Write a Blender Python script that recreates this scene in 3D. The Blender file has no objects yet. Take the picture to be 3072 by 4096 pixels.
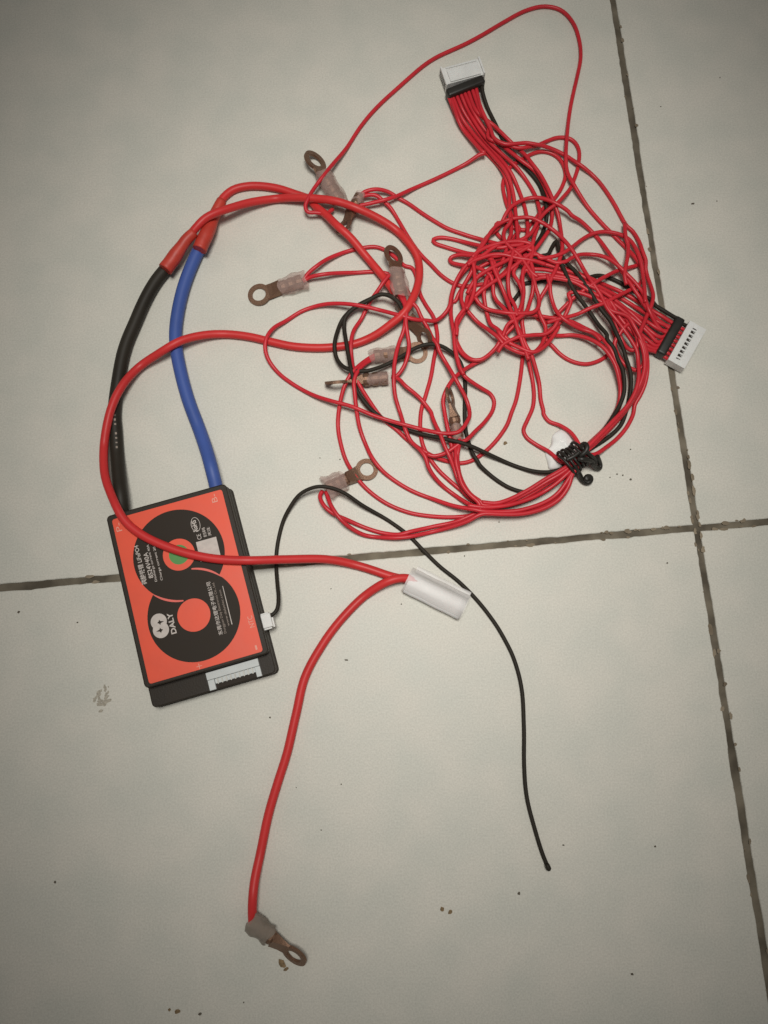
import bpy, bmesh, math, random
import numpy as np
from mathutils import Vector, Matrix

# ------------------------------------------------------------------ camera, light, exposure
SC = bpy.context.scene
COL = SC.collection
FPX, DIST, TILT = 3077.0, 0.375, math.radians(10.0)
cam_d = bpy.data.cameras.new('camera')
cam_d.sensor_fit = 'VERTICAL'; cam_d.sensor_height = 36.0; cam_d.lens = 36.0 * FPX / 4096.0
cam_d.clip_start = 0.01; cam_d.clip_end = 50
cam = bpy.data.objects.new('camera', cam_d); COL.objects.link(cam)
CAM = np.array([0, -DIST * math.sin(TILT), DIST * math.cos(TILT)])
cam.location = CAM; cam.rotation_euler = (TILT, 0, 0)
SC.camera = cam
SC.render.resolution_x, SC.render.resolution_y = 768, 1024

W = bpy.data.worlds.new('World'); SC.world = W; W.use_nodes = True
bg = W.node_tree.nodes['Background']
bg.inputs[0].default_value = (1.0, 0.96, 0.90, 1); bg.inputs[1].default_value = 0.14

ld = bpy.data.lights.new('vignette_spot', 'SPOT'); ld.energy = 22.3; ld.color = (1.0, .978, .918)  # added lamp, no real fixture; its cone falloff stands in for lens vignetting
ld.spot_size = math.radians(51); ld.spot_blend = .95; ld.shadow_soft_size = 0.13
lo_ = bpy.data.objects.new('vignette_spot', ld); COL.objects.link(lo_); lo_.location = (.012, .050, .80); lo_.scale = (.78, 1, 1)
SC.view_settings.view_transform = 'Standard'; SC.view_settings.look = 'None'
SC.view_settings.exposure = 0.0; SC.view_settings.gamma = 1.0
SC.render.engine = 'CYCLES'

MM = 0.001
rnd = random.Random(4)
nrs = np.random.RandomState(7)

# ------------------------------------------------------------------ pixel -> place
def ground(p, z=0.0):
    """point where the line of sight through photo pixel p meets the level z (metres)"""
    p = np.asarray(p, float)
    x = (p[..., 0] - 1536.0) / FPX; y = (2048.0 - p[..., 1]) / FPX
    c, s = math.cos(TILT), math.sin(TILT)
    dx, dy, dz = x, y * c + s, y * s - c
    t = (np.asarray(z, float) - CAM[2]) / dz
    return np.stack([CAM[0] + dx * t, CAM[1] + dy * t, np.broadcast_to(np.asarray(z, float), dx.shape)], -1)

FR = dict(A=(1600, 0, 1.3825), B=(300, 600, 1.659), C=(1100, 500, 1.8433), D=(1700, 700, 1.4426),
          E=(1000, 1200, 1.8433), F=(1600, 1300, 1.8433), G=(380, 1880, 2.0738), H=(800, 1900, 1.3825),
          I=(1850, 450, 3.318), J=(1700, 850, 3.318), K=(2050, 850, 2.765), L=(1750, 1150, 3.318),
          M=(1450, 1150, 4.1475), N=(1550, 1550, 3.318), O=(2200, 1250, 3.318), Z=(0, 0, 0.54004),
          P=(2550, 1220, 5.53), Q=(1740, 200, 6.381), T=(2130, 1680, 4.74), X=(0, 0, 1.0),
          R=(900, 3500, 3.318), S=(1560, 2220, 4.608))
def px(txt):
    out = []; f = 'X'
    for tok in txt.split():
        if tok.isalpha(): f = tok; continue
        a, b = tok.split(','); ox, oy, s = FR[f]
        out.append((ox + float(a) / s, oy + float(b) / s))
    return np.array(out)
def shift(pts, off):
    """move a polyline sideways by off photo pixels"""
    t = np.gradient(pts, axis=0); t /= np.linalg.norm(t, axis=1)[:, None] + 1e-9
    return pts + off * np.stack([-t[:, 1], t[:, 0]], 1)
def spline(pts, step=9.0):
    """centripetal Catmull-Rom through pts, resampled evenly"""
    P = [pts[0]]
    for q in pts[1:]:
        if np.linalg.norm(q - P[-1]) > 1.0: P.append(q)
    while True:                    # drop overshoot where two traced stretches meet
        bad = None
        for i in range(1, len(P) - 2):
            a, b, c = P[i] - P[i - 1], P[i + 1] - P[i], P[i + 2] - P[i + 1]
            if a @ b < 0 and b @ c < 0 and a @ c > 0: bad = i; break
        if bad is None: break
        P[bad:bad + 2] = [(P[bad] + P[bad + 1]) / 2]
    P = np.array(P)
    P = np.vstack([2 * P[0] - P[1], P, 2 * P[-1] - P[-2]])
    res = []
    for i in range(1, len(P) - 2):
        p0, p1, p2, p3 = P[i - 1:i + 3]
        d = [max(np.linalg.norm(b - a), 1e-6) ** .5 for a, b in ((p0, p1), (p1, p2), (p2, p3))]
        t0 = 0; t1 = d[0]; t2 = t1 + d[1]; t3 = t2 + d[2]
        t = np.linspace(t1, t2, 14, endpoint=False)[:, None]
        A1 = (t1 - t) / (t1 - t0) * p0 + (t - t0) / (t1 - t0) * p1
        A2 = (t2 - t) / (t2 - t1) * p1 + (t - t1) / (t2 - t1) * p2
        A3 = (t3 - t) / (t3 - t2) * p2 + (t - t2) / (t3 - t2) * p3
        B1 = (t2 - t) / (t2 - t0) * A1 + (t - t0) / (t2 - t0) * A2
        B2 = (t3 - t) / (t3 - t1) * A2 + (t - t1) / (t3 - t1) * A3
        res.append((t2 - t) / (t2 - t1) * B1 + (t - t1) / (t2 - t1) * B2)
    res.append(P[-2][None])
    Q = np.vstack(res)
    k = np.array([1, 2, 3, 2, 1.]) / 9
    if len(Q) > 12:
        S = np.stack([np.convolve(np.pad(Q[:, j], 2, mode='edge'), k, 'valid') for j in (0, 1)], 1)
        S[0], S[-1] = Q[0], Q[-1]; Q = S
    s = np.concatenate([[0], np.cumsum(np.linalg.norm(np.diff(Q, axis=0), axis=1))])
    n = max(6, int(s[-1] / step))
    u = np.linspace(0, s[-1], n)
    return np.stack([np.interp(u, s, Q[:, j]) for j in (0, 1)], 1)

# ------------------------------------------------------------------ materials
def mat(name, color, rough=0.5, metal=0.0, var=0.0, vscale=200.0, bump=0.0, bscale=900.0, spec=0.5, color2=None, alpha=1.0, sss=0.0, trans=0.0, detail=4.0, lo=.35, hi=.65, fine=0.0):
    m = bpy.data.materials.new(name); m.use_nodes = True
    nt = m.node_tree; b = nt.nodes['Principled BSDF']
    b.inputs['Base Color'].default_value = (*color, 1); b.inputs['Roughness'].default_value = rough
    b.inputs['Metallic'].default_value = metal; b.inputs['Specular IOR Level'].default_value = spec
    b.inputs['Alpha'].default_value = alpha
    if trans: b.inputs['Transmission Weight'].default_value = trans
    if sss:
        b.inputs['Subsurface Weight'].default_value = sss; b.inputs['Subsurface Radius'].default_value = (.004, .003, .003); b.inputs['Subsurface Scale'].default_value = 1.0
    tc = nt.nodes.new('ShaderNodeTexCoord')
    if var or color2:
        n = nt.nodes.new('ShaderNodeTexNoise'); n.inputs['Scale'].default_value = vscale; n.inputs['Detail'].default_value = detail
        nt.links.new(tc.outputs['Object'], n.inputs['Vector'])
        r = nt.nodes.new('ShaderNodeValToRGB'); r.color_ramp.elements[0].position = lo; r.color_ramp.elements[1].position = hi
        c2 = color2 or tuple(min(1, c * (1 + var)) for c in color)
        c1 = color if color2 else tuple(c * (1 - var) for c in color)
        r.color_ramp.elements[0].color = (*c1, 1); r.color_ramp.elements[1].color = (*c2, 1)
        nt.links.new(n.outputs['Fac'], r.inputs['Fac'])
        src = r.outputs['Color']
        if fine:
            n2 = nt.nodes.new('ShaderNodeTexNoise'); n2.inputs['Scale'].default_value = 1250; n2.inputs['Detail'].default_value = 3
            nt.links.new(tc.outputs['Object'], n2.inputs['Vector'])
            mr = nt.nodes.new('ShaderNodeMapRange'); mr.inputs[1].default_value = .3; mr.inputs[2].default_value = .7
            mr.inputs[3].default_value = 1 - fine; mr.inputs[4].default_value = 1 + fine
            nt.links.new(n2.outputs['Fac'], mr.inputs[0])
            mx = nt.nodes.new('ShaderNodeVectorMath'); mx.operation = 'SCALE'
            nt.links.new(src, mx.inputs[0]); nt.links.new(mr.outputs[0], mx.inputs['Scale'])
            src = mx.outputs[0]
        nt.links.new(src, b.inputs['Base Color'])
        mr2 = nt.nodes.new('ShaderNodeMapRange'); mr2.inputs[3].default_value = max(.05, rough - .08); mr2.inputs[4].default_value = min(1, rough + .08)
        nt.links.new(n.outputs['Fac'], mr2.inputs[0]); nt.links.new(mr2.outputs[0], b.inputs['Roughness'])
    if bump:
        n3 = nt.nodes.new('ShaderNodeTexNoise'); n3.inputs['Scale'].default_value = bscale; n3.inputs['Detail'].default_value = 3
        nt.links.new(tc.outputs['Object'], n3.inputs['Vector'])
        bp = nt.nodes.new('ShaderNodeBump'); bp.inputs['Strength'].default_value = bump; bp.inputs['Distance'].default_value = .0004
        nt.links.new(n3.outputs['Fac'], bp.inputs['Height']); nt.links.new(bp.outputs[0], b.inputs['Normal'])
    return m
def clear_mat(name, color, opacity, rough=.35, bump=.5, nscale=350):
    """thin milky plastic film: part see-through, part diffusing"""
    m = bpy.data.materials.new(name); m.use_nodes = True; nt = m.node_tree
    b = nt.nodes['Principled BSDF']; b.inputs['Base Color'].default_value = (*color, 1); b.inputs['Roughness'].default_value = rough
    tr = nt.nodes.new('ShaderNodeBsdfTransparent'); tr.inputs[0].default_value = (.97, .96, .95, 1)
    mix = nt.nodes.new('ShaderNodeMixShader')
    tc = nt.nodes.new('ShaderNodeTexCoord'); n = nt.nodes.new('ShaderNodeTexNoise'); n.inputs['Scale'].default_value = nscale; n.inputs['Detail'].default_value = 4
    nt.links.new(tc.outputs['Object'], n.inputs['Vector'])
    mr = nt.nodes.new('ShaderNodeMapRange'); mr.inputs[1].default_value = .3; mr.inputs[2].default_value = .7
    mr.inputs[3].default_value = max(0, opacity - .15); mr.inputs[4].default_value = min(1, opacity + .15)
    nt.links.new(n.outputs['Fac'], mr.inputs[0]); nt.links.new(mr.outputs[0], mix.inputs[0])
    bp = nt.nodes.new('ShaderNodeBump'); bp.inputs['Strength'].default_value = bump; bp.inputs['Distance'].default_value = .0006
    nt.links.new(n.outputs['Fac'], bp.inputs['Height']); nt.links.new(bp.outputs[0], b.inputs['Normal'])
    out = nt.nodes['Material Output']
    nt.links.new(tr.outputs[0], mix.inputs[1]); nt.links.new(b.outputs[0], mix.inputs[2]); nt.links.new(mix.outputs[0], out.inputs['Surface'])
    return m

M = {}
M['tile'] = mat('glazed_tile', (.600, .592, .530), .50, color2=(.658, .630, .562), vscale=42, detail=9, bump=.10, bscale=500, fine=.09, spec=.35)
M['grout'] = mat('grout', (.20, .17, .125), .9, color2=(.085, .070, .050), vscale=70, bump=.9, bscale=700)
M['red'] = mat('red_silicone', (.56, .024, .036), .38, var=.07, vscale=60, bump=.05, spec=.35)
M['red_thick'] = mat('red_silicone_thick', (.60, .034, .034), .44, var=.06, vscale=50, bump=.05, spec=.35)
M['shrink'] = mat('red_heat_shrink', (.50, .045, .028), .5, var=.10, vscale=150, bump=.25, bscale=400)
M['black_wire'] = mat('black_silicone', (.024, .019, .013), .6, var=.1, vscale=60, spec=.25)
M['black_lead'] = mat('black_lead', (.026, .021, .015), .55, var=.12, vscale=50, spec=.3)
M['blue'] = mat('blue_silicone', (.052, .100, .34), .5, var=.08, vscale=50, spec=.4)
M['case'] = mat('black_plastic', (.026, .019, .013), .55, var=.15, vscale=120, bump=.2, bscale=1500, spec=.28)
M['orange'] = mat('orange_label', (.80, .080, .030), .50, var=.04, vscale=90, bump=.06, bscale=300)
M['ink_black'] = mat('black_print', (.026, .018, .012), .6, var=.08, vscale=90, bump=.04, spec=.22)
M['ink_white'] = mat('white_print', (.55, .49, .45), .6, var=.08, vscale=400)
M['ink_pink'] = mat('pale_print', (.78, .34, .26), .6, var=.05, vscale=400)
M['ink_line'] = mat('pink_print', (.78, .15, .12), .6, var=.05, vscale=400)
M['ink_grey'] = mat('dull_print', (.30, .24, .20), .6, var=.15, vscale=600)
M['green'] = mat('green_print', (.075, .27, .06), .55, var=.06, vscale=300)
M['white'] = mat('white_nylon', (.72, .71, .69), .5, var=.04, vscale=200, bump=.05, sss=.15)
M['white_cool'] = mat('white_nylon_cool', (.56, .58, .575), .5, var=.04, vscale=200, bump=.05, sss=.1)
M['copper'] = mat('tarnished_copper', (.17, .095, .062), .42, .65, color2=(.38, .23, .15), vscale=300, bump=.25, bscale=600, lo=.42, hi=.72)
M['brass'] = mat('dull_tin', (.45, .36, .28), .45, .8, var=.2, vscale=400)
M['pin'] = mat('dull_pin', (.42, .41, .38), .5, .3, var=.1, vscale=400)
M['sleeve'] = clear_mat('clear_sleeve', (.66, .47, .42), .38, .28)
M['sleeve2'] = clear_mat('cloudy_sleeve', (.34, .285, .235), .70)
M['cap'] = clear_mat('clear_cap', (.76, .74, .73), .36, .3, .05, 60)
M['cap_in'] = mat('milky_core', (.74, .72, .715), .6, var=.03, vscale=60, sss=.2)
M['paper'] = mat('white_scrap', (.78, .77, .75), .7, var=.04, vscale=250, bump=.2)
M['tie'] = mat('black_tie', (.016, .014, .011), .45, var=.1, vscale=300)
M['dirt'] = mat('dirt', (.12, .10, .075), .9, var=.3, vscale=900)
M['grime'] = mat('joint_grime', (.30, .245, .175), .9, color2=(.16, .125, .085), vscale=60)
M['rust'] = mat('rusty_dirt', (.22, .15, .08), .9, var=.3, vscale=900)
M['dust'] = mat('smeared_dust', (.40, .365, .30), .9, var=.2, vscale=900)

# ------------------------------------------------------------------ object helpers
def tag(o, label=None, cat=None, group=None, kind=None):
    if label: o['label'] = label
    if cat: o['category'] = cat
    if group: o['group'] = group
    if kind: o['kind'] = kind
    return o
def empty(name, loc=(0, 0, 0), rz=0.0):
    o = bpy.data.objects.new(name, None); COL.objects.link(o); o.empty_display_size = .01
    o.location = loc; o.rotation_euler = (0, 0, rz); return o
def obj(name, me, m=None, parent=None, loc=None, smooth=False):
    if isinstance(me, bmesh.types.BMesh):
        bm = me; me = bpy.data.meshes.new(name); bm.normal_update(); bm.to_mesh(me); bm.free()
    if m is not None:
        me.materials.clear(); me.materials.append(M[m])
    if smooth:
        me.polygons.foreach_set('use_smooth', [True] * len(me.polygons))
    o = bpy.data.objects.new(name, me); COL.objects.link(o)
    if parent is not None:
        o.parent = parent
        if loc is None:           # mesh given in world coordinates
            o.matrix_parent_inverse = parent_world(parent).inverted()
    if loc is not None: o.location = loc
    return o
def parent_world(p):
    m = p.matrix_parent_inverse @ Matrix.LocRotScale(p.location, p.rotation_euler, p.scale) if p.parent else Matrix.LocRotScale(p.location, p.rotation_euler, p.scale)
    return parent_world(p.parent) @ m if p.parent else m
def pydata(name, v, f):
    me = bpy.data.meshes.new(name); me.from_pydata([tuple(a) for a in v], [], f); me.update(); return me
def tube_mesh(name, P, r, seg=10, flat=1.0, wob=0.0, cap=True):
    """tube along 3-D points P; r scalar or array"""
    P = np.asarray(P, float); n = len(P)
    r = np.broadcast_to(np.asarray(r, float), (n,))
    T = np.gradient(P, axis=0); T /= np.linalg.norm(T, axis=1)[:, None] + 1e-12
    up = np.array([0, 0, 1.0])
    S = np.cross(T, up); ln = np.linalg.norm(S, axis=1)
    for i in range(n):
        if ln[i] < 1e-3: S[i] = S[i - 1] if i else np.array([1., 0, 0])
    S /= np.linalg.norm(S, axis=1)[:, None]
    U = np.cross(S, T)
    a = np.linspace(0, 2 * math.pi, seg, endpoint=False)
    rr = r[:, None] * (1 + wob * nrs.randn(n, seg)) if wob else np.repeat(r[:, None], seg, 1)
    V = P[:, None, :] + rr[..., None] * (np.cos(a)[None, :, None] * S[:, None, :] + flat * np.sin(a)[None, :, None] * U[:, None, :])
    V = V.reshape(-1, 3).tolist(); F = []
    for i in range(n - 1):
        for j in range(seg):
            k = (j + 1) % seg
            F.append((i * seg + j, i * seg + k, (i + 1) * seg + k, (i + 1) * seg + j))
    if cap:
        F.append(tuple(range(seg - 1, -1, -1))); F.append(tuple(range((n - 1) * seg, n * seg)))
    me = pydata(name, V, F)
    me.polygons.foreach_set('use_smooth', [len(p.vertices) == 4 for p in me.polygons])
    return me
def bx(bm, x0, x1, y0, y1, z0, z1, bev=0.0, mt=None, seg=2):
    vs = [bm.verts.new((x, y, z)) for z in (z0, z1) for y in (y0, y1) for x in (x0, x1)]
    q = [(0, 2, 3, 1), (4, 5, 7, 6), (0, 1, 5, 4), (2, 6, 7, 3), (0, 4, 6, 2), (1, 3, 7, 5)]
    fs = [bm.faces.new([vs[i] for i in f]) for f in q]
    if bev:
        es = list({e for f in fs for e in f.edges})
        r = bmesh.ops.bevel(bm, geom=es, offset=bev, segments=seg, affect='EDGES', profile=.6)
        vs = list({v for f in r['faces'] for v in f.verts} | {v for v in vs if v.is_valid})
    if mt is not None: bmesh.ops.transform(bm, matrix=mt, verts=[v for v in vs if v.is_valid])
    return vs
def slab(outline, z0, z1, bev=0.0):
    """prism over an outline (list of xy) with a bevelled rim"""
    bm = bmesh.new()
    lo = [bm.verts.new((x, y, z0)) for x, y in outline]
    f = bm.faces.new(lo)
    if f.normal.z > 0 or f.calc_area() and (f.normal_update() or f.normal.z > 0): f.normal_flip()
    r = bmesh.ops.extrude_face_region(bm, geom=[f])
    vs = [g for g in r['geom'] if isinstance(g, bmesh.types.BMVert)]
    for v in vs: v.co.z = z1
    bmesh.ops.recalc_face_normals(bm, faces=bm.faces)
    if bev:
        es = [e for e in bm.edges if abs(e.verts[0].co.z - z1) < 1e-7 and abs(e.verts[1].co.z - z1) < 1e-7]
        bmesh.ops.bevel(bm, geom=es, offset=bev, segments=3, affect='EDGES', profile=.5)
    return bm
def rrect(x0, x1, y0, y1, r, n=6):
    pts = []
    for cx, cy, a0 in ((x1 - r, y1 - r, 0), (x0 + r, y1 - r, 90), (x0 + r, y0 + r, 180), (x1 - r, y0 + r, 270)):
        for k in range(n + 1):
            a = math.radians(a0 + 90 * k / n); pts.append((cx + r * math.cos(a), cy + r * math.sin(a)))
    return pts

# ------------------------------------------------------------------ what already lies on the floor: a height map for draping wires
CELL = 0.0005; GX0, GY0 = -0.30, -0.36; GN = (1200, 1400)
H = np.zeros(GN, np.float32)
def cells(x, y):
    return np.clip(((x - GX0) / CELL).astype(int), 0, GN[0] - 1), np.clip(((y - GY0) / CELL).astype(int), 0, GN[1] - 1)
def stamp_tube(P, r, seg_off=7):
    T = np.gradient(P[:, :2], axis=0); T /= np.linalg.norm(T, axis=1)[:, None] + 1e-12
    S = np.stack([-T[:, 1], T[:, 0]], 1)
    n = len(P); u = np.linspace(0, n - 1, n * 5); i = np.arange(n)
    X = [np.interp(u, i, P[:, k]) for k in range(3)]; SX = [np.interp(u, i, S[:, k]) for k in (0, 1)]
    for o in np.linspace(-1, 1, 2 * seg_off + 1) * r * .98:
        ix, iy = cells(X[0] + SX[0] * o, X[1] + SX[1] * o)
        np.maximum.at(H, (ix, iy), (X[2] + math.sqrt(max(r * r - o * o, 0))).astype(np.float32))
def stamp_poly(poly, z):
    poly = np.asarray(poly); lo = poly.min(0); hi = poly.max(0)
    ix0, iy0 = cells(np.array([lo[0]]), np.array([lo[1]])); ix1, iy1 = cells(np.array([hi[0]]), np.array([hi[1]]))
    gx, gy = np.meshgrid(np.arange(ix0[0], ix1[0] + 1), np.arange(iy0[0], iy1[0] + 1), indexing='ij')
    X = GX0 + (gx + .5) * CELL; Y = GY0 + (gy + .5) * CELL
    ins = np.zeros(X.shape, bool); n = len(poly)
    for k in range(n):
        x1, y1 = poly[k]; x2, y2 = poly[(k + 1) % n]
        if y1 == y2: continue
        ins ^= ((Y < y1) != (Y < y2)) & (X < (x2 - x1) * (Y - y1) / (y2 - y1) + x1)
    np.maximum.at(H, (gx[ins], gy[ins]), z)

def drape(p, r, z0=None, z1=None, slope=.30, squash=True, lift=0.0, stamp=True, ramp=.016, wob=.8):
    """p: photo pixels along a wire. Returns 3-D centre line lying on whatever is below it."""
    q = spline(p); z = np.full(len(q), r); n_ = len(q)
    jt = np.cumsum(nrs.randn(n_ + 60, 2), axis=0); ker = np.hanning(25); ker /= ker.sum()
    jt = np.stack([np.convolve(jt[:, k], ker, 'same')[30:30 + n_] - np.convolve(jt[:, k], np.ones(41) / 41, 'same')[30:30 + n_] for k in (0, 1)], 1)
    q = q + np.clip(jt * wob, -3, 3) * np.minimum(1, np.minimum(np.arange(n_), np.arange(n_)[::-1]) / 8.0)[:, None]
    for it in range(3):
        P = ground(q, z)
        s = np.concatenate([[0], np.cumsum(np.linalg.norm(np.diff(P[:, :2], axis=0), axis=1))])
        T = np.gradient(P[:, :2], axis=0); T /= np.linalg.norm(T, axis=1)[:, None] + 1e-12
        S = np.stack([-T[:, 1], T[:, 0]], 1)
        need = np.full(len(q), r)
        for o in (-.8, -.4, 0, .4, .8):
            ix, iy = cells(P[:, 0] + S[:, 0] * o * r, P[:, 1] + S[:, 1] * o * r)
            need = np.maximum(need, H[ix, iy] + r * math.sqrt(1 - o * o))
        if squash: need = np.where(need > .006, .006 + (need - .006) * .55, need)
        need = need + lift
        D = np.linalg.norm(P[:, None, :2] - P[None, :, :2], axis=2); DS = s[:, None] - s[None, :]
        hit = (DS > 8 * r) & (D < 2 * r)
        if hit.any():
            cand = np.where(hit, need[None, :] + np.sqrt(np.maximum(4 * r * r - D * D, 0)), 0).max(1)
            need = np.maximum(need, cand)
        AD = np.abs(DS)
        # a stiff wire bridges over: cone envelope, then rounded
        zz = (need[None, :] - slope * np.maximum(AD - .002, 0)).max(1)
        K = np.exp(-(AD / .0035) ** 2); zs = (K * zz[None, :]).sum(1) / K.sum(1)
        zz = np.maximum(zs, need - .15 * r)
        for zend, d in ((z0, s), (z1, s[-1] - s)):
            if zend is not None:
                w = np.clip(1 - d / ramp, 0, 1); w = w * w * (3 - 2 * w)
                zz = zz * (1 - w) + zend * w
        z = zz
    P = ground(q, z)
    if stamp: stamp_tube(P, r)
    return P

# ------------------------------------------------------------------ the floor: grout bed and tiles
cross = ground((2788, 2112))[:2]
hdir = ground((3072, 2092))[:2] - ground((0, 2347))[:2]; hdir /= np.linalg.norm(hdir)
vd = ground((2441, 0))[:2] - ground((3051, 3774))[:2]; vd /= np.linalg.norm(vd)
a_h = math.atan2(hdir[1], hdir[0]); a_v = math.atan2(vd[1], vd[0]) - math.pi / 2
FA = (a_h + a_v) / 2
floor_root = obj('floor', pydata('floor', [(-1.0, -1.0, -.0009), (1.0, -1.0, -.0009), (1.0, 1.0, -.0009), (-1.0, 1.0, -.0009)], [(0, 1, 2, 3)]), 'grout')
tag(floor_root, 'floor of square cream ceramic tiles with dark brown grout joints', 'floor', kind='structure')
TS, GW = 0.398, 0.0032
def tile(i, j):
    """tile in column i, row j of the grid round the visible joint crossing"""
    ux = np.array([math.cos(FA), math.sin(FA)]); uy = np.array([-math.sin(FA), math.cos(FA)])
    x0 = i * (TS + GW) + GW / 2; y0 = j * (TS + GW) + GW / 2
    near = i in (-1, 0) and j in (-1, 0)
    n = 150 if near else 30
    def edge(a, b):
        t = np.linspace(0, 1, n, endpoint=False)[:, None]
        return np.array(a) * (1 - t) + np.array(b) * t
    c = [(x0, y0), (x0 + TS, y0), (x0 + TS, y0 + TS), (x0, y0 + TS)]
    ring = np.vstack([edge(c[k], c[(k + 1) % 4]) for k in range(4)])
    cen = np.array([x0 + TS / 2, y0 + TS / 2])
    m = len(ring)
    w = nrs.randn(m); w = sum(np.roll(w, k) for k in range(-2, 3)) / 5; w2 = nrs.randn(m)
    w3 = nrs.randn(m); w3 = sum(np.roll(w3, k) for k in range(-12, 13)) / 25
    dev = (.00024 * w + .00008 * w2 + .0006 * w3)
    rad = ring - cen; nrm = np.sign(rad) * (np.abs(rad) >= TS / 2 - 1e-6)
    nl = np.linalg.norm(nrm, axis=1)[:, None]; nrm = nrm / np.maximum(nl, 1)
    outer = ring + nrm * dev[:, None]
    inner = outer - nrm * .0005
    V = []; 
    for q, z in ((outer, -.004), (outer, -.00055), (outer - nrm * .00015, -.0002), (inner, 0.0)):
        xy = cross + q[:, :1] * ux + q[:, 1:] * uy
        V += [(a, b, z) for a, b in xy]
    F = []
    for k in range(3):
        for t in range(m):
            F.append((k * m + t, k * m + (t + 1) % m, (k + 1) * m + (t + 1) % m, (k + 1) * m + t))
    F.append(tuple(range(3 * m, 4 * m)))
    me = pydata('tile', V, F)
    o = obj('tile', me, 'tile', floor_root)
for i in (-2, -1, 0, 1):
    for j in (-2, -1, 0, 1): tile(i, j)

def joint_grime():
    V = []; F = []; r_ = random.Random(12)
    ux = np.array([math.cos(FA), math.sin(FA)]); uy = np.array([-math.sin(FA), math.cos(FA)])
    spots = [(r_.gauss(-.02, .05), 'h') for _ in range(34)] + [(r_.uniform(-.36, .04), 'h') for _ in range(14)] + [(r_.gauss(-.02, .05), 'v') for _ in range(36)] + [(r_.uniform(-.30, .28), 'v') for _ in range(30)]
    for t, d in spots:
        side = r_.choice((-1, 1)) * (GW / 2 + r_.uniform(-.0006, .0004))
        c = cross + (ux * t + uy * side if d == 'h' else uy * t + ux * side)
        n = 9; rr = r_.uniform(.0003, .0011); el = r_.uniform(1, 2.6); a0 = FA + (0 if d == 'h' else math.pi / 2)
        b = len(V)
        for k in range(n):
            a = 2 * math.pi * k / n; q = rr * r_.uniform(.6, 1.2)
            x, y = q * el * math.cos(a), q * math.sin(a)
            V.append((c[0] + x * math.cos(a0) - y * math.sin(a0), c[1] + x * math.sin(a0) + y * math.cos(a0), .00001))
        V.append((c[0], c[1], .00012))
        for k in range(n): F.append((b + k, b + (k + 1) % n, b + n))
    o = obj('joint_grime', pydata('joint_grime', V, F), 'grime', floor_root); o['kind'] = 'stuff'
joint_grime()

# ------------------------------------------------------------------ battery protection module
HL = 0.0145
lab = px('X 450,2081 889,1954 1049,2605 595,2738')        # label corners TL TR BR BL
LW = ground(lab, HL)[:, :2]
bc = LW.mean(0)
du = (LW[1] - LW[0]) + (LW[2] - LW[3]); dv = (LW[0] - LW[3]) + (LW[1] - LW[2])
bang = (math.atan2(du[1], du[0]) + math.atan2(dv[1], dv[0]) - math.pi / 2) / 2
bw = np.linalg.norm(du) / 2; bl = np.linalg.norm(dv) / 2
bu = np.array([math.cos(bang), math.sin(bang)]); bv = np.array([-math.sin(bang), math.cos(bang)])
def loc2(p, z=HL):
    d = ground(p, z)[..., :2] - bc
    return np.stack([d @ bu, d @ bv], -1)
def g2(txt, z=HL): return loc2(px('G ' + txt), z)
def wxy(x, y): return bc + x * bu + y * bv
module = empty('battery_protection_module', (bc[0], bc[1], 0), bang)
tag(module, 'black plastic battery protection board with orange label and black S-shaped print', 'circuit module')
LX, LY = bw / 2, bl / 2
X0, X1, Y0, Y1 = -LX - .0027, LX + .0026, -LY - .0016, LY + .0026
STEP = .0092
bm = slab(rrect(X0, X1, Y0 - STEP, Y1, .0022), 0, .0088, .0006)
base = obj('case_base', bm, 'case', module, (0, 0, 0))
obj('case_lid', slab(rrect(X0 + .0002, X1 - .0002, Y0, Y1 - .0001, .0022), .0086, HL - .0002, .0007), 'case', module, (0, 0, 0))
# shallow groove lip round the base
bm = slab(rrect(X0 - .0005, X1 + .0005, Y0 - STEP - .0004, Y1 + .0003, .0024), .0004, .0016, .0004)
obj('base_lip', bm, 'case', module, (0, 0, 0))
label = obj('label', slab(rrect(-LX, LX, -LY, LY, .0012), HL - .0003, HL + .00005), 'orange', module, (0, 0, 0))
def disc(c, r, n=72, a0=0, a1=360):
    return [(c[0] + r * math.cos(math.radians(a0 + (a1 - a0) * k / n)), c[1] + r * math.sin(math.radians(a0 + (a1 - a0) * k / n))) for k in range(n)]
def sheet(name, poly, lv, m):
    z = HL + .00005 + .00004 * lv
    return obj(name, pydata(name, [(x, y, z) for x, y in poly], [tuple(range(len(poly)))]), m, label, (0, 0, 0))
SCL = 1 / (8.42 * 2.0738) * MM * 1.0
c1 = g2('697,702')[0]; c2 = g2('821,1203')[0]
R1 = (np.linalg.norm(g2('315,720')[0] - c1) + np.linalg.norm(g2('1072,660')[0] - c1) + np.linalg.norm(g2('720,325')[0] - c1)) / 3
R2 = (np.linalg.norm(g2('437,1200')[0] - c2) + np.linalg.norm(g2('1205,1160')[0] - c2) + np.linalg.norm(g2('840,1595')[0] - c2)) / 3
def offs(o, lv): return o
sheet('print_disc', disc(c1, R1), 1, 'ink_black'); sheet('print_disc', disc(c2, R2), 1.5, 'ink_black')
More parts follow.
